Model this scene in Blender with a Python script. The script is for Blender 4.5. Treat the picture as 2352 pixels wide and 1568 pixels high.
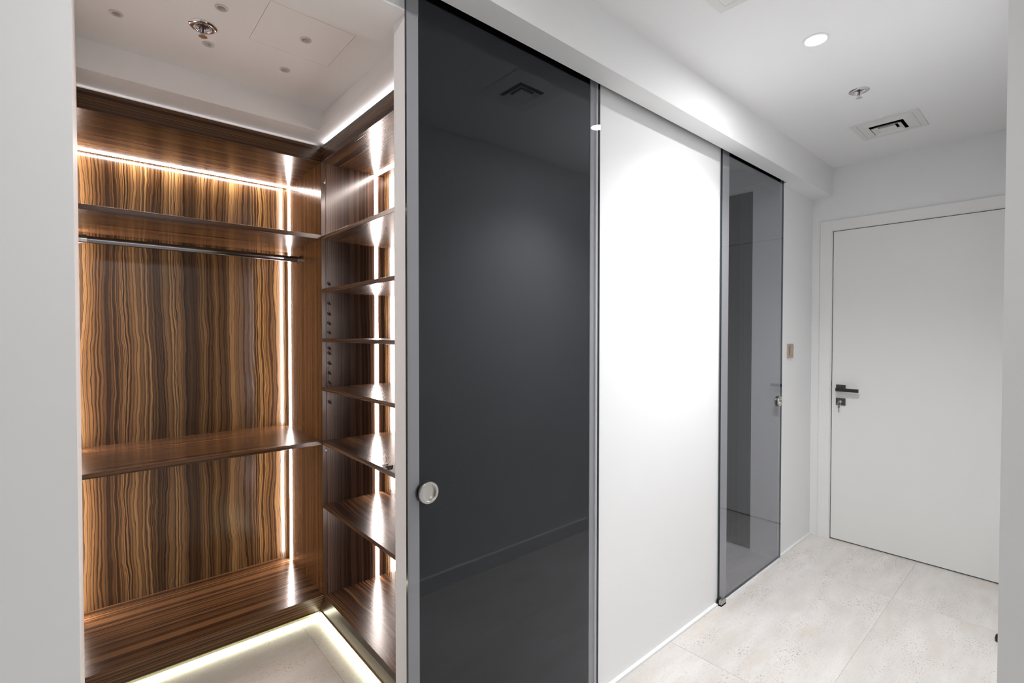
import bpy, bmesh, math, random
from math import radians, cos, sin, pi
from mathutils import Vector, Matrix
random.seed(7)
S = bpy.context.scene
for o in list(bpy.data.objects):
    bpy.data.objects.remove(o, do_unlink=True)
C = S.collection

# ------------------------------------------------------------------ camera
FPX, YAW, PITCH, ROLL, EYE = 1124.8, radians(48.87), radians(-.965), radians(.034), 1.40
F = Vector((cos(YAW)*cos(PITCH), sin(YAW)*cos(PITCH), sin(PITCH)))
R = F.cross(Vector((0, 0, 1))).normalized()
U = R.cross(F)
R2 = R*cos(ROLL)+U*sin(ROLL)
U2 = U*cos(ROLL)-R*sin(ROLL)
cd = bpy.data.cameras.new('camera')
cd.sensor_width = 36
cd.lens = FPX/2352*36
cd.clip_start = .02
cam = bpy.data.objects.new('camera', cd)
C.objects.link(cam)
cam.matrix_world = Matrix(((R2.x, U2.x, -F.x, 0), (R2.y, U2.y, -F.y, 0), (R2.z, U2.z, -F.z, EYE), (0, 0, 0, 1)))
S.camera = cam

# ------------------------------------------------------------------ world, exposure
w = bpy.data.worlds.new('world')
S.world = w
w.use_nodes = True
w.node_tree.nodes['Background'].inputs[0].default_value = (.9, .95, 1, 1)
w.node_tree.nodes['Background'].inputs[1].default_value = .05
vs = S.view_settings
vs.view_transform = 'Standard'
vs.look = 'None'
vs.gamma = 1
vs.use_curve_mapping = False
vs.exposure = 0.63
LED_POWER = 58.0        # wardrobe strips
FLOOR_LED = 10.0
COVE_LED = 8.0
SPOT_W = 86.0
SPOT_ADDED_W = 6.0           # added unseen downlight, lifts the corridor light
ADDED_ROOM_PANEL = 3.6        # added unseen ceiling panel in the room the camera stands in
ADDED_FAR_PANEL = 1.6         # added unseen ceiling panel lighting the room behind the far glass door

# ------------------------------------------------------------------ materials
def new_mat(name):
    m = bpy.data.materials.new(name)
    m.use_nodes = True
    nt = m.node_tree
    return m, nt, nt.nodes['Principled BSDF']

def plain(name, col, rough=.5, metal=0, spec=.5, bump=0, bscale=200, var=0):
    m, nt, p = new_mat(name)
    p.inputs['Base Color'].default_value = (*col, 1)
    p.inputs['Roughness'].default_value = rough
    p.inputs['Metallic'].default_value = metal
    p.inputs['Specular IOR Level'].default_value = spec
    n = nt.nodes.new('ShaderNodeTexNoise')
    g = nt.nodes.new('ShaderNodeNewGeometry')
    nt.links.new(g.outputs['Position'], n.inputs['Vector'])
    n.inputs['Scale'].default_value = bscale
    n.inputs['Detail'].default_value = 3
    if bump:
        b = nt.nodes.new('ShaderNodeBump')
        b.inputs['Strength'].default_value = bump
        b.inputs['Distance'].default_value = .001
        nt.links.new(n.outputs['Fac'], b.inputs['Height'])
        nt.links.new(b.outputs['Normal'], p.inputs['Normal'])
    if var:
        mx = nt.nodes.new('ShaderNodeMix')
        mx.data_type = 'RGBA'
        mx.inputs[6].default_value = (*[c*(1-var) for c in col], 1)
        mx.inputs[7].default_value = (*[min(1, c*(1+var)) for c in col], 1)
        nt.links.new(n.outputs['Fac'], mx.inputs[0])
        nt.links.new(mx.outputs[2], p.inputs['Base Color'])
    return m

def emit(name, col, strength):
    m, nt, p = new_mat(name)
    p.inputs['Base Color'].default_value = (0, 0, 0, 1)
    p.inputs['Emission Color'].default_value = (*col, 1)
    p.inputs['Emission Strength'].default_value = strength
    return m

def math_node(nt, op, a, b=None, c=None):
    n = nt.nodes.new('ShaderNodeMath')
    n.operation = op
    for i, v in enumerate((a, b, c)):
        if v is None:
            continue
        if isinstance(v, (int, float)):
            n.inputs[i].default_value = v
        else:
            nt.links.new(v, n.inputs[i])
    return n.outputs[0]

def wood(name, across, along, light, mid, dark, line, kb=16, kl=34, warp=.03, fine=.012, along_s=1.6, rough=.16, offset=0., linew=.05, curl=0.):
    """straight-grained veneer: stripes across one axis, wandering along another (world position)"""
    m, nt, p = new_mat(name)
    g = nt.nodes.new('ShaderNodeNewGeometry')
    sp = nt.nodes.new('ShaderNodeSeparateXYZ')
    nt.links.new(g.outputs['Position'], sp.inputs[0])
    ax = {'x': sp.outputs[0], 'y': sp.outputs[1], 'z': sp.outputs[2]}
    if isinstance(across, tuple):        # stripes across a blend of two axes
        u = math_node(nt, 'ADD', ax[across[0]], ax[across[1]])
    else:
        u = ax[across]
    u = math_node(nt, 'ADD', u, offset)
    v = ax[along]
    def noise(us, vs_, detail, seed):
        cb = nt.nodes.new('ShaderNodeCombineXYZ')
        nt.links.new(math_node(nt, 'MULTIPLY', u, us), cb.inputs[0])
        nt.links.new(math_node(nt, 'MULTIPLY', v, vs_), cb.inputs[1])
        cb.inputs[2].default_value = seed
        n = nt.nodes.new('ShaderNodeTexNoise')
        n.inputs['Scale'].default_value = 1
        n.inputs['Detail'].default_value = detail
        nt.links.new(cb.outputs[0], n.inputs['Vector'])
        return n.outputs['Fac']
    w1 = math_node(nt, 'MULTIPLY', math_node(nt, 'SUBTRACT', noise(5, along_s, 1, 3.1), .5), warp)
    w2 = math_node(nt, 'MULTIPLY', math_node(nt, 'SUBTRACT', noise(22, along_s*5, 2, 9.7), .5), fine)
    U_ = math_node(nt, 'ADD', math_node(nt, 'ADD', u, w1), w2)
    def n1(k, detail, off):
        n = nt.nodes.new('ShaderNodeTexNoise')
        n.noise_dimensions = '1D'
        n.inputs['Scale'].default_value = 1
        n.inputs['Detail'].default_value = detail
        nt.links.new(math_node(nt, 'ADD', math_node(nt, 'MULTIPLY', U_, k), off), n.inputs['W'])
        return n.outputs['Fac']
    ramp = nt.nodes.new('ShaderNodeValToRGB')
    e = ramp.color_ramp.elements
    e[0].position, e[0].color = .30, (*dark, 1)
    e[1].position, e[1].color = .68, (*light, 1)
    k = e.new(.47)
    k.color = (*mid, 1)
    nt.links.new(n1(kb, 3, 5.), ramp.inputs[0])
    col = ramp.outputs[0]
    for kk, off, amt in ((kl, 0., .85), (kl*2.1, 40., .6)):
        d = math_node(nt, 'ABSOLUTE', math_node(nt, 'SUBTRACT', n1(kk, 1, off), .5))
        mr = nt.nodes.new('ShaderNodeMapRange')
        mr.inputs[1].default_value = linew*.25
        mr.inputs[2].default_value = linew*1.3
        mr.inputs[3].default_value = amt
        mr.inputs[4].default_value = 0
        nt.links.new(d, mr.inputs[0])
        mx = nt.nodes.new('ShaderNodeMix')
        mx.data_type = 'RGBA'
        nt.links.new(mr.outputs[0], mx.inputs[0])
        nt.links.new(col, mx.inputs[6])
        mx.inputs[7].default_value = (*line, 1)
        col = mx.outputs[2]
    fg = noise(500, 14, 2, 1.3)
    mx = nt.nodes.new('ShaderNodeMix')
    mx.data_type = 'RGBA'
    mx.blend_type = 'MULTIPLY'
    mx.inputs[0].default_value = .35
    cr = nt.nodes.new('ShaderNodeCombineColor')
    for i in range(3):
        nt.links.new(math_node(nt, 'ADD', fg, .45), cr.inputs[i])
    nt.links.new(col, mx.inputs[6])
    nt.links.new(cr.outputs[0], mx.inputs[7])
    nt.links.new(mx.outputs[2], p.inputs['Base Color'])
    p.inputs['Roughness'].default_value = rough
    p.inputs['Specular IOR Level'].default_value = .42
    return m

LT, MD, DK, LN = (.265, .155, .062), (.088, .0455, .017), (.022, .0108, .0045), (.010, .0042, .0018)
M = {}
M['wood_back'] = wood('veneer_back', 'x', 'z', LT, MD, DK, LN, kb=8, kl=84, warp=.055, fine=.021, along_s=1.4, linew=.05, rough=.2)
M['wood_back_side'] = wood('veneer_back_side', 'y', 'z', LT, MD, DK, LN, kb=8, kl=84, warp=.055, fine=.021, along_s=1.4, linew=.05, rough=.2)
M['wood_fine'] = wood('veneer_fine', 'y', 'z', (0.2000, 0.0964, 0.0338), (0.1535, 0.0714, 0.0250), (0.0964, 0.0429, 0.0149), (0.0714, 0.0304, 0.0106), kb=26, kl=60, warp=.012, fine=.004, along_s=.5)
M['wood_sheen'] = wood('veneer_sheen', 'x', 'z', (0.1330, 0.0756, 0.0484), (0.0787, 0.0438, 0.0287), (0.0393, 0.0200, 0.0133), (0.0182, 0.0091, 0.0060), kb=12, kl=55, warp=.05, fine=.008, along_s=1.2, rough=.2)  # same veneer, with the purple-brown LED sheen put into its colour
M['wood_x'] = wood('veneer_long', ('y', 'z'), 'x', (0.2070, 0.1036, 0.0442), (0.1218, 0.0580, 0.0228), (0.0548, 0.0244, 0.0103), (0.0244, 0.0103, 0.0052), kb=26, kl=80, warp=.02, fine=.004, along_s=.8, rough=.21, linew=.04)
M['wood_y'] = wood('veneer_side_long', ('x', 'z'), 'y', (0.1502, 0.0819, 0.0398), (0.0865, 0.0421, 0.0205), (0.0387, 0.0177, 0.0095), (0.0148, 0.0064, 0.0039), kb=12, kl=50, warp=.08, fine=.008, along_s=1.8, rough=.26, linew=.04)
M['wood_grey'] = wood('dark_oak', 'y', 'z', (.10, .085, .07), (.075, .062, .05), (.05, .042, .035), (.04, .032, .026), kb=30, kl=60, warp=.01, fine=.004, along_s=.5, rough=.5)
M['wall'] = plain('wall_paint', (.87, .872, .87), .55, var=.008, bscale=3, spec=.3)
M['ceiling'] = plain('ceiling_paint', (.87, .87, .87), .8, var=.008, bscale=3, spec=.2)
M['door_paint'] = plain('door_lacquer', (.85, .845, .825), .45, var=.006, bscale=8, spec=.35)
M['casing'] = plain('casing_paint', (.86, .855, .84), .45, spec=.35)
M['vent'] = plain('vent_enamel', (.74, .745, .72), .4)
M['white'] = plain('white_plastic', (.85, .85, .85), .4)
M['black'] = plain('black_board', (.012, .013, .015), .5, spec=.3)
M['void'] = plain('duct_black', (.006, .006, .006), .9, spec=.1)
M['duct'] = plain('duct_grey', (.09, .09, .08), .6)
M['track'] = plain('black_aluminium', (.01, .01, .011), .45)
M['chrome'] = plain('chrome', (.75, .75, .76), .12, 1)
M['steel'] = plain('brushed_steel', (.62, .60, .56), .28, 1, var=.05, bscale=600)
M['rubber'] = plain('black_rubber', (.01, .01, .01), .6)
M['gunmetal'] = plain('gunmetal', (.13, .125, .11), .38, .85)
M['gunmetal_dark'] = plain('gunmetal_dark', (.07, .068, .062), .35, .85)
M['rose'] = plain('rose_gold', (.50, .39, .31), .42, .55)
M['clip'] = plain('clip_steel', (.42, .41, .39), .3, .9)
M['bulb'] = plain('red_bulb', (.16, .05, .035), .2)
M['rod'] = plain('dark_chrome', (.28, .27, .28), .14, 1)
M['alu'] = plain('pale_aluminium', (.72, .68, .45), .35, .8)
M['edge'] = plain('glass_edge', (.012, .022, .024), .1)
M['peg'] = plain('peg_dark', (.012, .009, .008), .5)
M['grout'] = plain('grout', (.60, .57, .53), .8)
M['led'] = emit('led_white', (1, .86, .81), LED_POWER)
M['led_floor'] = emit('led_floor', (1, .97, .72), FLOOR_LED)
M['led_cove'] = emit('led_cove', (1, .93, .92), COVE_LED)
M['lamp'] = emit('lamp_disc', (1, .99, 1), 290)
M['panel'] = emit('added_panel', (.95, .98, 1), ADDED_ROOM_PANEL)
M['panel_far'] = emit('added_panel_far', (.93, .95, 1), ADDED_FAR_PANEL)
M['lens_grey'] = plain('lamp_lens', (.22, .2, .19), .3)
M['spot_rim'] = plain('spot_rim', (.62, .6, .58), .35)
M['led_cove2'] = emit('led_cove_soft', (1, .93, .92), 1.6)

# tinted architectural glass: fresnel mirror over a grey filter, front faces only mirror
m = bpy.data.materials.new('grey_glass')
m.use_nodes = True
nt = m.node_tree
nt.nodes.clear()
out = nt.nodes.new('ShaderNodeOutputMaterial')
mixs = nt.nodes.new('ShaderNodeMixShader')
tr = nt.nodes.new('ShaderNodeBsdfTransparent')
tr.inputs[0].default_value = (.77, .77, .78, 1)
gl = nt.nodes.new('ShaderNodeBsdfGlossy')
gl.inputs['Roughness'].default_value = 0
gl.inputs[0].default_value = (.84, .89, .96, 1)
fr = nt.nodes.new('ShaderNodeFresnel')
fr.inputs[0].default_value = 1.5
gg = nt.nodes.new('ShaderNodeNewGeometry')
fac = math_node(nt, 'MULTIPLY', fr.outputs[0], math_node(nt, 'SUBTRACT', 1, gg.outputs['Backfacing']))
nt.links.new(fac, mixs.inputs[0])
nt.links.new(tr.outputs[0], mixs.inputs[1])
nt.links.new(gl.outputs[0], mixs.inputs[2])
nt.links.new(mixs.outputs[0], out.inputs[0])
M['glass'] = m

# travertine-look porcelain tile
m, nt, p = new_mat('travertine_tile')
g = nt.nodes.new('ShaderNodeNewGeometry')
oi = nt.nodes.new('ShaderNodeObjectInfo')
mp = nt.nodes.new('ShaderNodeVectorMath')
mp.operation = 'MULTIPLY_ADD'
nt.links.new(g.outputs['Position'], mp.inputs[0])
mp.inputs[1].default_value = (1, 1, 0)
cz = nt.nodes.new('ShaderNodeCombineXYZ')
nt.links.new(math_node(nt, 'MULTIPLY', oi.outputs['Random'], 40.), cz.inputs[2])
nt.links.new(cz.outputs[0], mp.inputs[2])
def tnoise(scale, sc3, detail=4, rough=.5):
    q = nt.nodes.new('ShaderNodeVectorMath')
    q.operation = 'MULTIPLY'
    nt.links.new(mp.outputs[0], q.inputs[0])
    q.inputs[1].default_value = sc3
    n = nt.nodes.new('ShaderNodeTexNoise')
    n.inputs['Scale'].default_value = scale
    n.inputs['Detail'].default_value = detail
    n.inputs['Roughness'].default_value = rough
    nt.links.new(q.outputs[0], n.inputs['Vector'])
    return n.outputs['Fac']
def trange(v, a, b, c, d):
    r = nt.nodes.new('ShaderNodeMapRange')
    for i, x in enumerate((a, b, c, d)):
        r.inputs[i+1].default_value = x
    nt.links.new(v, r.inputs[0])
    return r.outputs[0]
def tmix(f, a, b):
    x = nt.nodes.new('ShaderNodeMix')
    x.data_type = 'RGBA'
    nt.links.new(f, x.inputs[0])
    for i, v in ((6, a), (7, b)):
        if isinstance(v, tuple):
            x.inputs[i].default_value = (*v, 1)
        else:
            nt.links.new(v, x.inputs[i])
    return x.outputs[2]
veins = trange(tnoise(3.2, (.8, 3.2, 1), 5, .6), .35, .68, 0, 1)
col = tmix(veins, (.76, .735, .70), (.65, .62, .58))
col = tmix(trange(tnoise(5, (1, 2.2, 1), 4), .50, .72, 0, .5), col, (.66, .58, .50))
zone = trange(tnoise(6, (.6, 1.8, 1), 2), .44, .62, 0, 1)
pits = trange(tnoise(150, (.62, 1.2, 1), 2, .55), .595, .67, 0, .8)
pits2 = trange(tnoise(190, (.5, 1.3, 1), 2, .5), .58, .70, 0, .35)
col = tmix(math_node(nt, 'MULTIPLY', pits, zone), col, (.34, .24, .17))
col = tmix(pits2, col, (.45, .39, .33))
nt.links.new(col, p.inputs['Base Color'])
p.inputs['Roughness'].default_value = .42
p.inputs['Specular IOR Level'].default_value = .4
M['tile'] = m

# ------------------------------------------------------------------ mesh helpers
ORG = {}
def box(bm, x0, x1, y0, y1, z0, z1):
    vs_ = [bm.verts.new(c) for c in ((x0, y0, z0), (x1, y0, z0), (x1, y1, z0), (x0, y1, z0), (x0, y0, z1), (x1, y0, z1), (x1, y1, z1), (x0, y1, z1))]
    return [bm.faces.new([vs_[i] for i in f]) for f in ((3, 2, 1, 0), (4, 5, 6, 7), (0, 1, 5, 4), (1, 2, 6, 5), (2, 3, 7, 6), (3, 0, 4, 7))]

def lathe(bm, prof, centre, axis='z', seg=32, close=True):
    """prof: (radius, height) pairs revolved about axis through centre"""
    rings = []
    for r, h in prof:
        ring = []
        for i in range(seg):
            a = 2*pi*i/seg
            if axis == 'z':
                co = (r*cos(a), r*sin(a), h)
            elif axis == 'y':
                co = (r*cos(a), h, r*sin(a))
            else:
                co = (h, r*cos(a), r*sin(a))
            ring.append(bm.verts.new(Vector(co)+Vector(centre)))
        rings.append(ring)
    for a, b in zip(rings, rings[1:]):
        for i in range(seg):
            bm.faces.new((a[i], a[(i+1) % seg], b[(i+1) % seg], b[i]))
    if close:
        bm.faces.new(rings[0])
        bm.faces.new(rings[-1])

def tube(bm, p0, p1, r, seg=12):
    p0, p1 = Vector(p0), Vector(p1)
    d = (p1-p0).normalized()
    t = d.orthogonal().normalized()
    b = d.cross(t)
    ra = [bm.verts.new(p0+r*(cos(2*pi*i/seg)*t+sin(2*pi*i/seg)*b)) for i in range(seg)]
    rb = [bm.verts.new(p1+r*(cos(2*pi*i/seg)*t+sin(2*pi*i/seg)*b)) for i in range(seg)]
    for i in range(seg):
        bm.faces.new((ra[i], ra[(i+1) % seg], rb[(i+1) % seg], rb[i]))
    bm.faces.new(ra)
    bm.faces.new(rb)

def thing(name, loc, label, cat, group=None, kind=None):
    o = bpy.data.objects.new(name, None)
    o.empty_display_size = .05
    C.objects.link(o)
    o.location = loc
    ORG[o] = Vector(loc)
    tag(o, label, cat, group, kind)
    return o

def tag(o, label=None, cat=None, group=None, kind=None):
    if label: o['label'] = label
    if cat: o['category'] = cat
    if group: o['group'] = group
    if kind: o['kind'] = kind
    return o

def obj(name, bm, mat, parent=None, bevel=0, smooth=False, label=None, mats=None):
    bmesh.ops.recalc_face_normals(bm, faces=bm.faces)
    if bevel:
        bmesh.ops.bevel(bm, geom=list(bm.edges), offset=bevel, segments=2, affect='EDGES', profile=.5)
    if parent is not None:
        org = ORG[parent]
    else:
        xs = [v.co for v in bm.verts]
        org = Vector(((min(c.x for c in xs)+max(c.x for c in xs))/2, (min(c.y for c in xs)+max(c.y for c in xs))/2, min(c.z for c in xs)))
    bmesh.ops.translate(bm, verts=bm.verts, vec=-org)
    me = bpy.data.meshes.new(name)
    bm.to_mesh(me)
    bm.free()
    for mm in (mats or [mat]):
        me.materials.append(M[mm])
    if smooth:
        for f in me.polygons:
            f.use_smooth = True
    o = bpy.data.objects.new(name, me)
    C.objects.link(o)
    ORG[o] = org
    if parent is None:
        o.location = org
    else:
        o.parent = parent
    if label:
        o['label'] = label
    return o

def boxes(name, lst, mat, parent=None, bevel=0, **k):
    bm = bmesh.new()
    for b in lst:
        box(bm, *b)
    return obj(name, bm, mat, parent, bevel, **k)

def smooth_angle(o, ang=35):
    for f in o.data.polygons:
        f.use_smooth = True
    o.data.set_sharp_from_angle(angle=radians(ang))
    return o

def holed(x0, x1, y0, y1, z0, z1, holes):
    xs = sorted({x0, x1, *[v for h in holes for v in h[:2]]})
    ys = sorted({y0, y1, *[v for h in holes for v in h[2:]]})
    out = []
    for a, b in zip(xs, xs[1:]):
        for c, d in zip(ys, ys[1:]):
            mx, my = (a+b)/2, (c+d)/2
            if not any(h[0] < mx < h[1] and h[2] < my < h[3] for h in holes):
                out.append((a, b, c, d, z0, z1))
    return out

# ------------------------------------------------------------------ key dimensions
YL, YW, YG = 1.167, 1.197, 1.182       # slot lip, wall face, glass face
YB = 1.078                             # pelmet front
ZS, ZC = 2.325, 2.517                  # pelmet soffit, corridor ceiling
XF = 3.816                             # far wall
XJ, ZL = -.012, 2.269                  # left jamb, lintel
XP0, XP1 = .666, .702                  # white post
O1 = 1.435                             # end of the near opening
O2, O3 = 2.559, 3.238                  # far opening
XR, YR = 1.28, .085                    # corner of the wall across the corridor
XC, YC = .852, 2.351                   # wardrobe fronts
YBK = 2.907                            # wardrobe back panel
XBK = 1.175                            # shelving back panel
ZT = 2.206                             # underside of wardrobe tops
ZCT = 2.279                            # top of cornice
ZQ = 2.295                             # white soffit over the wardrobes
Z1 = 2.396                             # closet ceiling
XL0, YK0 = -3.0, -3.0

# ------------------------------------------------------------------ setting
fl = boxes('floor', [(XL0-.1, XF+.15, YK0-.1, 3.1, -.12, -.0012)], 'grout')
tag(fl, 'pale travertine-look tiled floor', 'floor', kind='structure')
TX, TY = 1.22, .61
tm = None
k = 0
for i in range(-4, 3):
    for j in range(-5, 5):
        x, y = 1.99+i*TX, .61+j*TY
        if x+TX < XL0 or x > XF+.1 or y+TY < YK0 or y > 3.0:
            continue
        if x > 1.25 and y+TY < .0:
            continue
        if tm is None:
            bm = bmesh.new()
            box(bm, .0008, TX-.0008, .0008, TY-.0008, -.01, 0)
            bmesh.ops.recalc_face_normals(bm, faces=bm.faces)
            tm = bpy.data.meshes.new('floor_tile')
            bm.to_mesh(tm)
            bm.free()
            tm.materials.append(M['tile'])
        o = bpy.data.objects.new('floor_tile', tm)
        C.objects.link(o)
        o.parent = fl
        o.location = Vector((x, y, 0))-ORG[fl]
        k += 1

VENTS = ((3.264, .665), (1.535, .675))
DL = (2.105, .657)
DL_ADDED = (.38, .657)  # added out of frame for more ambient light in the corridor
SPR = (2.700, .662)
holes = [(x-.1175, x+.1175, y-.1175, y+.1175) for x, y in VENTS]+[(x-.030, x+.030, y-.030, y+.030) for x, y in (DL, DL_ADDED)]+[ (SPR[0]-.02, SPR[0]+.02, SPR[1]-.02, SPR[1]+.02)]
o = boxes('ceiling', holed(XL0, XF+.1, YK0, YW+.1, ZC, ZC+.1, holes), 'ceiling')
tag(o, 'smooth white corridor ceiling with recessed fittings', 'ceiling', kind='structure')
o = boxes('wall_left', [(XL0, XJ, YW, 2.345, 0, ZC), (XL0, -.06, 2.345, 3.05, 0, ZC)], 'wall')
tag(o, 'white wall left of the wardrobe opening', 'wall', kind='structure')
o = boxes('wall_corridor', [(O1, O2, YW, 1.36, 0, ZC), (O3, XF+.1, YW, 1.36, 0, ZC), (XJ, XP1, YW, 1.376, ZL, ZC), (XP1, O1, YW+.03, 1.376, 2.40, ZC), (O2, O3, YW, 1.36, 2.42, ZC)], 'wall')
tag(o, 'long white corridor wall between the two glass sliding doors', 'wall', kind='structure')
o = boxes('trim_1', [(XP0, XP1, YW, 1.272, 0, ZL)], 'wall', bevel=.0015)
tag(o, 'slim white post at the right of the wardrobe opening', 'post', kind='structure')
o = boxes('trim_2', [(XL0, XF, YB, YL, ZS, ZC), (3.262, XF, YL, YW, ZS, ZS+.08)], 'wall')
tag(o, 'white boxed pelmet running along the corridor ceiling', 'pelmet', kind='structure')
o = boxes('trim_3', [(XL0, 3.262, YL, YW, ZS+.052, ZS+.062), (XL0, 3.262, YL, YL+.003, ZS+.002, ZS+.052), (O2, O3, YW-.003, YW, ZS+.004, ZS+.052)], 'track')
tag(o, 'black sliding door track in the pelmet slot', 'track', kind='structure')
# bead along the wall foot
o = boxes('baseboard_corridor', [(O1, 2.437, YW-.016, YW, 0, .010), (3.262, XF, YW-.012, YW, 0, .008)], 'white')
tag(o, 'thin white bead where corridor wall meets floor', 'bead', kind='structure')
o = boxes('trim_4', [(2.458, 3.235, YG-.006, YG+.014, 0, .006)], 'white')
tag(o, 'white floor strip under the far glass sliding door', 'strip', kind='structure')
# far wall with door opening
DY0, DY1, DZ1 = .238, 1.073, 2.087
o = boxes('wall_far', [(XF, XF+.12, DY1+.004, YW, 0, ZC), (XF, XF+.12, YR-.05, DY0-.004, 0, ZC), (XF, XF+.12, DY0-.004, DY1+.004, DZ1+.004, ZC), (XF+.09, XF+.12, DY0-.004, DY1+.004, 0, DZ1+.004)], 'wall')
tag(o, 'white end wall of the corridor around the door', 'wall', kind='structure')
o = boxes('wall_right', [(XR, XF, YK0, YR, 0, ZC)], 'wall')
tag(o, 'white wall at the right edge across the corridor', 'wall', kind='structure')
o = boxes('baseboard_right', [(XR, XF, YR, YR+.022, 0, .085)], 'white', bevel=.002)
tag(o, 'white skirting opposite the glass doors', 'skirting', kind='structure')
o = boxes('wall_back', [(XL0, XR, YK0-.1, YK0, 0, ZC), (XL0-.1, XL0, YK0-.1, 3.05, 0, ZC)], 'wall')
tag(o, 'white walls of the room behind the camera', 'wall', kind='structure')
o = boxes('wall_closet', [(XJ, 1.30, 2.93, 3.05, 0, ZC), (1.22, 1.62, 1.36, 2.93, 0, ZC)], 'wall')
tag(o, 'white walls behind the wardrobes', 'wall', kind='structure')
# closet soffit and ceiling
bm = bmesh.new()
box(bm, XJ, 1.22, 2.215, 2.93, ZQ, 2.5)
pts = [(.788, ZQ), (1.22, ZQ), (1.22, 2.5), (.825+.038, 2.5), (.825, Z1)]
a = [bm.verts.new((x, 1.376, z)) for x, z in pts]
b = [bm.verts.new((x, 2.215, z)) for x, z in pts]
bm.faces.new(a)
bm.faces.new(b)
for i in range(5):
    bm.faces.new((a[i], a[(i+1) % 5], b[(i+1) % 5], b[i]))
o = obj('trim_5', bm, 'ceiling')
tag(o, 'white dropped soffit above the wardrobes', 'soffit', kind='structure')
MINI = ((.085, 1.974), (.327, 1.728), (.333, 1.974), (.577, 1.728), (.582, 1.974))
SPC = (.301, 1.873)
AP = (.430, .696, 1.594, 1.848)
ch = [(x-.011, x+.011, y-.011, y+.011) for x, y in MINI if not (AP[0] < x < AP[1] and AP[2] < y < AP[3])]+[(SPC[0]-.02, SPC[0]+.02, SPC[1]-.02, SPC[1]+.02), AP]
o = boxes('ceiling_closet', holed(XJ, .9, 1.376, 2.23, Z1, Z1+.08, ch), 'ceiling')
tag(o, 'white closet ceiling above the wooden wardrobe', 'ceiling', kind='structure')
# room behind the far glass door
o = boxes('wall_far_room', [(1.62, 3.4, 3.0, 3.1, 0, ZC)], 'wall')
tag(o, 'white back wall of the room behind the far glass door', 'wall', kind='structure')
o = boxes('wall_far_room_side', [(O3+.013, 3.4, 1.36, 3.0, 0, ZC)], 'wall')
tag(o, 'white side wall of the room behind the far glass door', 'wall', kind='structure')
o = boxes('ceiling_far_room', [(1.62, 3.3, 1.36, 3.0, 2.48, 2.52)], 'ceiling')
tag(o, 'white ceiling of the room behind the far glass door', 'ceiling', kind='structure')

# ------------------------------------------------------------------ wardrobe (long wall)
XLP = -.036
W = thing('wardrobe', ((XJ+XC)/2, 2.6, 0), 'open zebra-veneer wardrobe with hanging rod along the closet back wall', 'wardrobe')
boxes('back_panel', [(XLP-.016, XC+.02, YBK, YBK+.018, .1, ZT+.02)], 'wood_back', W)
boxes('side_panel', [(XC, XC+.02, YC, YBK, .1085, ZCT)], 'wood_fine', W, .0008)
boxes('side_panel', [(XLP-.016, XLP, YC+.002, YBK, .108, ZCT)], 'wood_fine', W)
boxes('top_panel', [(XLP, XC, YC+.001, YBK, ZT, ZT+.022)], 'wood_x', W)
boxes('cornice', [(XLP, XC, YC-.002, YC+.016, ZT-.001, ZCT)], 'wood_x', W, .0008)
for z0, z1 in ((1.846, 1.866), (.867, .887)):
    boxes('shelf', [(XLP, XC, YC+.002, YBK, z0, z1)], 'wood_x', W, .0008)
boxes('base_shelf', [(XLP, XC, YC, YBK, .108, .143)], 'wood_x', W, .001)
kb_ = boxes('kick_board', [(XLP, XC+.015, 2.428, 2.446, .022, .108)], 'wood_x', W)
boxes('trim_strip', [(XLP, XC+.006, 2.4235, 2.428, .018, .030)], 'alu', kb_)
boxes('led_strip', [(XLP, XC+.006, 2.424, 2.444, .010, .018)], 'led_floor', kb_)
# hanging rod: oval bar with flanges
bm = bmesh.new()
seg = 24
for xx in (.004, XC-.004):
    pass
ra, rb = [], []
for i in range(seg):
    a_ = 2*pi*i/seg
    ra.append(bm.verts.new((XLP+.001, 2.651+.0075*cos(a_), 1.782+.0145*sin(a_))))
    rb.append(bm.verts.new((XC-.002, 2.651+.0075*cos(a_), 1.782+.0145*sin(a_))))
for i in range(seg):
    bm.faces.new((ra[i], ra[(i+1) % seg], rb[(i+1) % seg], rb[i]))
bm.faces.new(ra)
bm.faces.new(rb)
rod = obj('hanging_rod', bm, 'rod', W, label='dark chrome hanging rod')
smooth_angle(rod)
for x0, x1 in ((XC-.012, XC), (XLP, .012)):
    bm = bmesh.new()
    lathe(bm, ((.011, 0), (.020, 0), (.020, x1-x0), (.011, x1-x0)), (x0, 2.651, 1.782), 'x', 24, close=False)
    bm.faces.ensure_lookup_table()
    smooth_angle(obj('rod_socket', bm, 'chrome', rod))
LED_Y = 2.836
for z0, z1 in ((.143, .867), (.887, 1.846), (1.866, ZT)):
    boxes('led_strip', [(XC-.003, XC+.001, LED_Y-.010, LED_Y+.010, z0, z1)], 'led', W)
    boxes('led_strip', [(XLP-.001, XLP+.003, LED_Y-.010, LED_Y+.010, z0, z1)], 'led', W)
boxes('led_strip', [(XLP+.004, XC-.004, 2.862, 2.880, ZT-.003, ZT+.001)], 'led', W)

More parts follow.
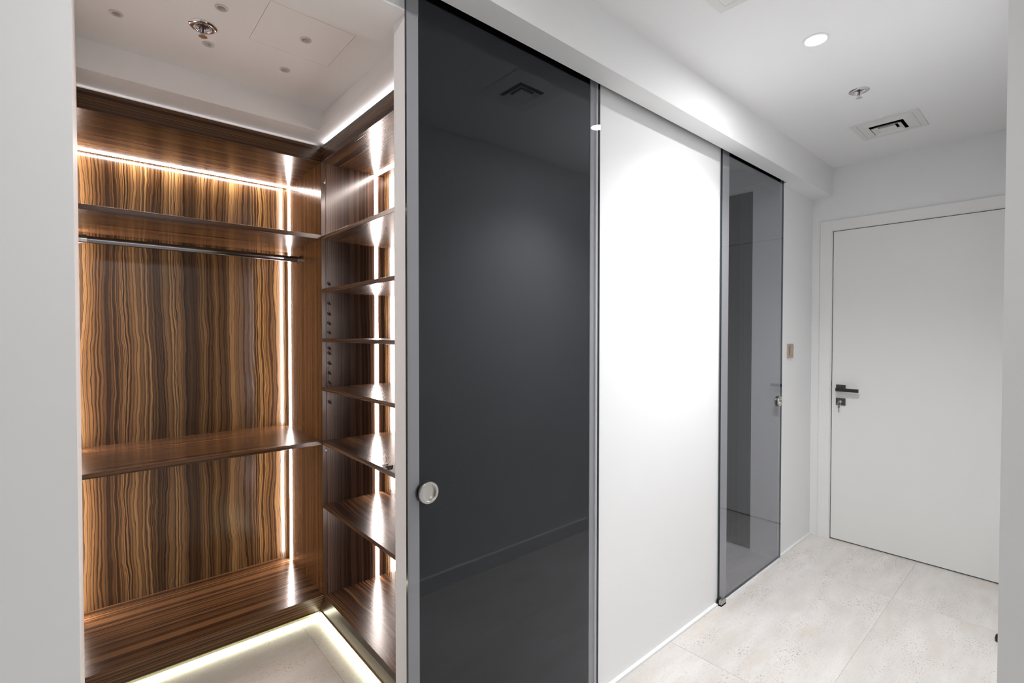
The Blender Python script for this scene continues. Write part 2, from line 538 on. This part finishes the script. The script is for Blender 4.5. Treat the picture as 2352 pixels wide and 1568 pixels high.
# ------------------------------------------------------------------ shelving unit (short wall)
Y0 = 1.40
V = thing('shelving_unit', (1.02, 1.9, 0), 'open wooden shelving unit on the right side of the closet', 'shelving')
boxes('side_panel', [(XC+.021, XBK+.02, YC, YC+.018, .1085, ZCT)], 'wood_sheen', V)
boxes('side_panel', [(XC, XBK+.02, Y0-.018, Y0, .02, ZCT)], 'wood_sheen', V)
boxes('back_panel', [(XBK, XBK+.018, Y0, YC, .1, ZT+.02)], 'wood_back_side', V)
boxes('top_panel', [(XC+.001, XBK, Y0, YC-.0005, ZT, ZT+.022)], 'wood_y', V)
boxes('cornice', [(XC-.002, XC+.016, Y0-.018, YC-.003, ZT-.001, ZCT)], 'wood_y', V, .0008)
for z0, z1, fixed in ((1.840, 1.859, 1), (1.593, 1.611, 0), (1.358, 1.375, 0), (1.125, 1.142, 0), (.867, .887, 1), (.562, .580, 0)):
    gp = .0005 if fixed else .002
    boxes('shelf', [(XC+(0 if fixed else .003), XBK-.001, Y0+gp, YC-gp, z0, z1)], 'wood_y', V, .0008)
boxes('base_shelf', [(XC, XBK, Y0, YC-.0005, .108, .143)], 'wood_y', V, .001)
kb2 = boxes('kick_board', [(XC+.015, XC+.03, Y0, 2.428, .022, .108)], 'wood_y', V)
boxes('led_strip', [(XC+.007, XC+.025, Y0, 2.422, .010, .018)], 'led_floor', kb2)
boxes('trim_strip', [(XC+.0105, XC+.015, Y0, 2.422, .018, .030)], 'alu', kb2)
zs_ = [.143, .562, .580, .867, .887, 1.125, 1.142, 1.358, 1.375, 1.593, 1.611, 1.840, 1.859, ZT]
for z0, z1 in zip(zs_[0::2], zs_[1::2]):
    boxes('led_strip', [(1.121, 1.137, YC-.003, YC+.001, z0, z1)], 'led', V)
    boxes('led_strip', [(1.121, 1.137, Y0-.001, Y0+.003, z0, z1)], 'led', V)
boxes('led_strip', [(1.120, 1.138, Y0+.004, YC-.004, ZT-.003, ZT+.001)], 'led', V)
boxes('led_strip', [(XC+.010, XC+.018, Y0, YC-.02, ZCT, ZCT+.004)], 'led_cove', V)
boxes('led_strip', [(XLP, XC-.01, YC+.02, YC+.028, ZCT, ZCT+.003)], 'led_cove2', W)
# shelf-pin sleeves on the panel
pins = [1.639, 1.545, 1.496, 1.450, 1.406, 1.330, 1.306, 1.258, 1.211, 1.165, 1.071]
for z in pins:
    bm = bmesh.new()
    lathe(bm, ((.0072, 0), (.0072, -.0045), (.0042, -.0045), (.0042, -.001)), (.885, YC, z), 'y', 12, close=False)
    q = obj('pin_sleeve', bm, 'peg', V)
    bm = bmesh.new()
    tube(bm, (.886, YC-.002, z-.002), (.889, YC-.012, z-.009), .0034, 8)
    obj('pin', bm, 'peg', q)
for x, z in ((.868, 2.115), (.868, .838)):
    bm = bmesh.new()
    lathe(bm, ((.0045, 0), (.0045, -.0015), (.002, -.0022)), (x, YC, z), 'y', 12)
    obj('screw_cap', bm, 'steel', V)

# small dark hardware left on the shelf
for i, (x, y, a_, l_) in enumerate(((.871, 1.742, .5, .020), (.877, 1.712, .15, .022), (.866, 1.703, .05, .022))):
    bm = bmesh.new()
    d = Vector((cos(a_), -sin(a_), 0))
    p0 = Vector((x, y, .8905))
    tube(bm, p0-d*l_*.5, p0+d*l_*.35, .0022, 8)
    tube(bm, p0+d*l_*.35, p0+d*l_*.5, .0036, 10)
    o = obj('shelf_pin', bm, 'gunmetal_dark')
    tag(o, ('small dark shelf pin nearest the light streak on the shelf', 'middle of three small dark shelf pins lying on the shelf', 'small dark shelf pin nearest the front edge of the shelf')[i], 'pin', 'loose pins on the shelf')

# ------------------------------------------------------------------ black board behind the near glass
o = boxes('backing_panel', [(XP1+.001, O1-.001, YW+.003, YW+.018, 0.001, 2.399)], 'black')
tag(o, 'black panel filling the opening behind the near glass door', 'panel')

# dark wood panel in the room beyond
o = boxes('cabinet_side', [(O3+.002, O3+.012, 1.362, 2.30, 0.001, 2.31)], 'wood_grey', bevel=.001)
tag(o, 'tall dark wood panel seen through the far glass door', 'panel')

# ------------------------------------------------------------------ glass sliding doors
def glass_door(name, x0, x1, kx, kz, label):
    t = thing(name, ((x0+x1)/2, YG+.005, 0), label, 'sliding door', 'grey glass sliding doors', 'structure')
    bm = bmesh.new()
    fs = box(bm, x0, x1, YG, YG+.010, .012, ZS+.045)
    for f in fs:
        f.material_index = 0 if abs(f.normal.y) > .5 else 1
    bmesh.ops.recalc_face_normals(bm, faces=bm.faces)
    for f in bm.faces:
        f.normal_update()
        f.material_index = 0 if abs(f.normal.y) > .5 else 1
    obj('glass_panel', bm, None, t, mats=['glass', 'edge'], label='grey tinted glass sheet')
    for s, yb in ((-1, YG), (1, YG+.010)):
        bm = bmesh.new()
        pr = [(.0290, 0), (.0310, .0), (.0310, .0070), (.0295, .0095), (.0238, .0095), (.0225, .0085), (.0218, .0012), (.0, .0008)]
        if s < 0:
            lathe(bm, [(max(r, .0001), -h) for r, h in pr], (kx, yb, kz), 'y', 40, close=False)
        else:
            lathe(bm, [(max(r, .0001), h*.35) for r, h in pr], (kx, yb, kz), 'y', 40, close=False)
        pl = smooth_angle(obj('finger_pull', bm, 'steel', t, label='round brushed steel finger pull'), 30)
        bm = bmesh.new()
        lathe(bm, ((.0295, -.0003), (.0322, -.0003), (.0322, -.0015), (.0295, -.0015)) if s < 0 else ((.0295, .0003), (.0318, .0003), (.0318, .0015), (.0295, .0015)), (kx, yb, kz), 'y', 40, close=False)
        obj('gasket', bm, 'rubber', pl)
    return t
glass_door('door_2', .657, 1.473, .719, .955, 'near dark glass sliding door beside the wardrobe opening')
glass_door('door_3', 2.454, 3.254, 3.205, .984, 'far grey glass sliding door showing wood panel behind')

# floor guide clip at the foot of the far glass door
t = thing('floor_guide', (2.468, YG, 0), 'small metal floor guide clip at foot of far glass door', 'floor guide')
bm = bmesh.new()
n = 10
pts = [(2.442, 0), (2.442, .020)]+[(2.468-.026*cos(pi*i/n), .020+.012*sin(pi*i/n)) for i in range(1, n)]+[(2.494, .020), (2.494, 0)]
for y0, y1 in ((YG-.017, YG-.003), (YG+.0105, YG+.0145)):
    a = [bm.verts.new((x, y0, z)) for x, z in pts]
    b = [bm.verts.new((x, y1, z)) for x, z in pts]
    bm.faces.new(a)
    bm.faces.new(b)
    for i in range(len(pts)):
        j = (i+1) % len(pts)
        bm.faces.new((a[i], a[j], b[j], b[i]))
obj('clip_body', bm, 'clip', t)
boxes('clip_base', [(2.442, 2.494, YG-.017, YG+.0145, 0.0005, .008)], 'rubber', t)

# ------------------------------------------------------------------ white hinged door
XD = XF+.012
D = thing('door_1', (XD, (DY0+DY1)/2, 0), 'white flush hinged door at the end of the corridor', 'door', kind='structure')
leaf = boxes('door_leaf', [(XD, XD+.04, DY0, DY1, .008, DZ1)], 'door_paint', D, .001)
cs = .072
boxes('casing', [(XF-.012, XF, DY1+.007, DY1+cs, 0, DZ1+cs)], 'casing', D, .001)
boxes('casing', [(XF-.012, XF, DY0-cs, DY0-.007, 0, DZ1+cs)], 'casing', D, .001)
boxes('casing', [(XF-.012, XF, DY0-.007, DY1+.007, DZ1+.007, DZ1+cs)], 'casing', D, .001)
boxes('frame_liner', [(XF-.007, XD+.05, DY1+.0035, DY1+.007, 0, DZ1+.007), (XF-.007, XD+.05, DY0-.007, DY0-.0035, 0, DZ1+.007), (XF-.007, XD+.05, DY0-.007, DY1+.007, DZ1+.0035, DZ1+.007)], 'casing', D)
boxes('gap_seal', [(XD+.006, XD+.02, DY1, DY1+.0035, 0, DZ1+.003), (XD+.006, XD+.02, DY0, DY1, DZ1, DZ1+.0035)], 'rubber', D)
# lever handle
h = boxes('handle_rose', [(XD-.009, XD, .993, 1.048, 1.010, 1.056)], 'gunmetal', leaf, .0012)
h2 = boxes('lever_handle', [(XD-.05, XD-.009, 1.012, 1.028, 1.024, 1.040), (XD-.052, XD-.036, .912, 1.040, 1.014, 1.036)], 'gunmetal_dark', leaf, .001)
boxes('lock_rose', [(XD-.008, XD, .993, 1.048, .918, .966)], 'gunmetal', leaf, .0012)
bm = bmesh.new()
lathe(bm, ((.0085, 0), (.0085, -.004), (.006, -.005)), (XD-.008, 1.022, .942), 'x', 20)
obj('lock_cylinder', bm, 'steel', leaf)
boxes('latch_plate', [(XD+.001, XD+.004, DY1+.0001, DY1+.0034, 1.045, 1.08)], 'rubber', D)
for z in (1.853, 1.552, .25):
    bm = bmesh.new()
    lathe(bm, ((.005, 0), (.005, .10)), (XD-.004, DY0-.003, z-.05), 'z', 14)
    obj('hinge', bm, 'gunmetal', D)
# key with a second key hanging from the ring
t = thing('door_key', (XD-.02, 1.024, .90), 'silver key on a small ring hanging from the door lock', 'key')
boxes('key_shaft', [(XD-.030, XD-.0131, 1.020, 1.024, .939, .945)], 'chrome', t)
bm = bmesh.new()
lathe(bm, ((.0115, -.0012), (.0115, .0012)), (XD-.036, 1.022, .9425), 'y', 20)
obj('key_bow', bm, 'chrome', t)
bm = bmesh.new()
for i in range(20):
    a0, a1 = 2*pi*i/20, 2*pi*(i+1)/20
    tube(bm, (XD-.036, 1.022+.010*cos(a0), .930+.010*sin(a0)), (XD-.036, 1.022+.010*cos(a1), .930+.010*sin(a1)), .0009, 6)
obj('key_ring', bm, 'chrome', t)
boxes('spare_key', [(XD-.037, XD-.035, 1.016, 1.028, .902, .921), (XD-.037, XD-.035, 1.0195, 1.0245, .876, .902)], 'chrome', t, .0005)

# ------------------------------------------------------------------ door stop, switch
t = thing('door_stop', (3.12, .196, 0), 'small dark half-dome door stop on floor by right wall edge', 'door stop')
bm = bmesh.new()
lathe(bm, ((.021, 0), (.021, .012)), (3.12, .196, 0.0005), 'z', 28)
smooth_angle(obj('stop_base', bm, 'gunmetal_dark', t))
bm = bmesh.new()
lathe(bm, [(.0195, .0125), (.0195, .020), (.017, .028), (.010, .032)], (3.12, .196, 0), 'z', 28)
smooth_angle(obj('stop_buffer', bm, 'rubber', t))

t = thing('light_switch', (3.415, YW, 1.24), 'rose-gold rocker light switch on the wall by the far glass door', 'switch')
boxes('switch_plate', [(3.370, 3.462, YW-.008, YW, 1.241, 1.333)], 'rose', t, .003)
bm = bmesh.new()
v = [(3.398, YW-.008), (3.434, YW-.008)]
for (z, dep) in ((1.260, .0085), (1.312, .017)):
    pass
vv = [bm.verts.new(c) for c in ((3.396, YW-.0081, 1.258), (3.440, YW-.0081, 1.258), (3.440, YW-.0081, 1.314), (3.396, YW-.0081, 1.314),
                                (3.396, YW-.0095, 1.258), (3.440, YW-.0095, 1.258), (3.440, YW-.018, 1.314), (3.396, YW-.018, 1.314))]
for f in ((0, 1, 2, 3), (7, 6, 5, 4), (0, 1, 5, 4), (1, 2, 6, 5), (2, 3, 7, 6), (3, 0, 4, 7)):
    bm.faces.new([vv[i] for i in f])
obj('rocker', bm, 'rose', t, .0008)
boxes('rocker_gap', [(3.393, 3.396, YW-.0084, YW-.0078, 1.256, 1.316)], 'rubber', t)

# ------------------------------------------------------------------ ceiling fittings
def vent(x, y, label):
    t = thing('air_vent', (x, y, ZC-.0225), label, 'air vent', 'square ceiling air vents')
    def ring(name, prof, mt, parent):
        bm = bmesh.new()
        loops = [[bm.verts.new((x+sx*r_, y+sy*r_, ZC+z_)) for sx, sy in ((-1, -1), (1, -1), (1, 1), (-1, 1))] for r_, z_ in prof]
        for q in range(len(prof)):
            A, B = loops[q], loops[(q+1) % len(prof)]
            for i in range(4):
                bm.faces.new((A[i], A[(i+1) % 4], B[(i+1) % 4], B[i]))
        return obj(name, bm, mt, parent)
    fr_ = ring('vent_plate', ((.146, 0), (.146, -.005), (.119, -.005), (.119, 0)), 'vent', t)
    ring('vent_cone', ((.118, -.005), (.076, -.012), (.074, -.011), (.118, 0)), 'vent', t)
    boxes('duct_box', [(x-.12, x+.12, y-.12, y+.12, ZC+.15, ZC+.152), (x-.12, x-.117, y-.12, y+.12, ZC+.001, ZC+.15), (x+.117, x+.12, y-.12, y+.12, ZC+.001, ZC+.15), (x-.117, x+.117, y-.12, y-.117, ZC+.001, ZC+.15), (x-.117, x+.117, y+.117, y+.12, ZC+.001, ZC+.15)], 'void', t)
    boxes('damper_plate', [(x-.02, x-.016, y-.03, y+.03, ZC+.05, ZC+.11)], 'duct', t)
    ring('louvre', ((.064, -.0225), (.042, -.009), (.042, -.007), (.064, -.0205)), 'vent', t)
    ring('louvre', ((.0350, -.0185), (.028, -.010), (.028, -.008), (.0350, -.0165)), 'vent', t)
    boxes('centre_plate', [(x-.036, x+.036, y-.036, y+.036, ZC-.0215, ZC-.0188)], 'vent', t, .0006)
    return t
vent(*VENTS[0], 'white square ceiling vent near the end door')
vent(*VENTS[1], 'white square ceiling vent cut off by the top edge')

def downlight(x, y, watts, label):
    t = thing('downlight', (x, y, ZC-.006), label, 'downlight', 'corridor downlights')
    bm = bmesh.new()
    lathe(bm, ((.034, 0), (.044, 0), (.043, -.003), (.036, -.005), (.034, -.003)), (x, y, ZC), 'z', 40, close=False)
    smooth_angle(obj('lamp_rim', bm, 'white', t))
    bm = bmesh.new()
    lathe(bm, ((.0345, -.001), (.034, -.003), (.02, -.0045), (.001, -.005)), (x, y, ZC), 'z', 40, close=False)
    smooth_angle(obj('lamp_lens', bm, 'lamp', t))
    ld = bpy.data.lights.new('downlight_beam', 'SPOT')
    ld.energy = watts
    ld.color = (.97, .97, 1)
    ld.spot_size = radians(130)
    ld.spot_blend = 1.0
    ld.shadow_soft_size = .03
    lo = bpy.data.objects.new('downlight_beam', ld)
    C.objects.link(lo)
    lo.parent = t
    lo.location = (0, 0, -.008)
downlight(*DL, SPOT_W, 'lit round downlight in the corridor ceiling above the white wall')
downlight(*DL_ADDED, SPOT_ADDED_W, 'added unseen round downlight in the ceiling in front of the wardrobe opening')

def sprinkler(x, y, zc, label, rot):
    t = thing('fire_sprinkler', (x, y, zc-.03), label, 'sprinkler', 'ceiling fire sprinklers')
    bm = bmesh.new()
    lathe(bm, ((.040, 0), (.0405, -.002), (.034, -.006), (.025, -.0065), (.022, -.004), (.021, .018)), (x, y, zc), 'z', 40, close=False)
    smooth_angle(obj('escutcheon', bm, 'chrome', t), 50)
    bm = bmesh.new()
    lathe(bm, ((.021, .012), (.019, .014), (.009, .014), (.009, .004), (.005, .0)), (x, y, zc), 'z', 24)
    smooth_angle(obj('cup', bm, 'gunmetal_dark', t))
    bm = bmesh.new()
    c_, s_ = cos(rot), sin(rot)
    for sg in (-1, 1):
        P = [(.009, .004), (.0125, -.006), (.011, -.018), (.004, -.027)]
        for (r0, h0), (r1, h1) in zip(P, P[1:]):
            tube(bm, (x+sg*r0*c_, y+sg*r0*s_, zc+h0), (x+sg*r1*c_, y+sg*r1*s_, zc+h1), .0022, 8)
    tube(bm, (x, y, zc-.024), (x, y, zc-.032), .0045, 12)
    obj('yoke', bm, 'chrome', t)
    bm = bmesh.new()
    tube(bm, (x, y, zc+.003), (x, y, zc-.022), .0026, 10)
    obj('glass_bulb', bm, 'bulb', t)
    bm = bmesh.new()
    n = 16
    va, vb = [], []
    for i in range(2*n):
        r_ = .0145 if i % 2 else .0105
        a_ = pi*i/n
        va.append(bm.verts.new((x+r_*cos(a_), y+r_*sin(a_), zc-.032)))
        vb.append(bm.verts.new((x+r_*cos(a_), y+r_*sin(a_), zc-.0335)))
    for i in range(2*n):
        j = (i+1) % (2*n)
        bm.faces.new((va[i], va[j], vb[j], vb[i]))
    bm.faces.new(va)
    bm.faces.new(vb)
    obj('deflector', bm, 'chrome', t)
sprinkler(*SPR, ZC, 'chrome fire sprinkler in the corridor ceiling near the vent', .9)
sprinkler(*SPC, Z1, 'chrome fire sprinkler in the closet ceiling', 2.3)

MLAB = ('small unlit closet spotlight nearest the left wall', 'small unlit closet spotlight above the sprinkler at the top edge', 'small unlit closet spotlight just below the sprinkler', 'small unlit closet spotlight on the access hatch', 'small unlit closet spotlight nearest the wardrobe corner')
for (x, y), lb in zip(MINI, MLAB):
    t = thing('mini_spotlight', (x, y, Z1-.003), lb, 'spotlight', 'small spotlights in the closet ceiling')
    bm = bmesh.new()
    lathe(bm, ((.0115, 0), (.0185, 0), (.0180, -.0025), (.0125, -.0035), (.0105, -.001), (.0095, .010)), (x, y, Z1), 'z', 28, close=False)
    smooth_angle(obj('spot_rim', bm, 'spot_rim', t), 50)
    bm = bmesh.new()
    lathe(bm, ((.0098, .009), (.004, .0075), (.0005, .007)), (x, y, Z1), 'z', 20, close=False)
    smooth_angle(obj('spot_lens', bm, 'lens_grey', t))
aps = [(x-.011, x+.011, y-.011, y+.011) for x, y in MINI if (AP[0] < x < AP[1] and AP[2] < y < AP[3])]
o = boxes('access_hatch', holed(AP[0]+.0012, AP[1]-.0012, AP[2]+.0012, AP[3]-.0012, Z1, Z1+.015, aps), 'ceiling')
tag(o, 'flush white access hatch in the closet ceiling', 'hatch')

# ------------------------------------------------------------------ added unseen lamps in the neighbouring rooms
def added_panel_lamp(x, y, sx, sy, zc, mt, label):
    t = thing('added_ceiling_panel', (x, y, zc-.03), label, 'added light', 'added unseen ceiling panels')
    boxes('panel_frame', [(x-sx, x+sx, y-sy, y-sy+.015, zc-.022, zc), (x-sx, x+sx, y+sy-.015, y+sy, zc-.022, zc), (x-sx, x-sx+.015, y-sy+.015, y+sy-.015, zc-.022, zc), (x+sx-.015, x+sx, y-sy+.015, y+sy-.015, zc-.022, zc)], 'white', t)
    boxes('diffuser', [(x-sx+.015, x+sx-.015, y-sy+.015, y+sy-.015, zc-.018, zc-.012)], mt, t)
added_panel_lamp(.35, -1.9, .6, .6, ZC, 'panel', 'added unseen flat ceiling light in the room behind the camera')
added_panel_lamp(2.5, 2.2, .3, .3, 2.48, 'panel_far', 'added unseen flat ceiling light in the room behind the far glass door')
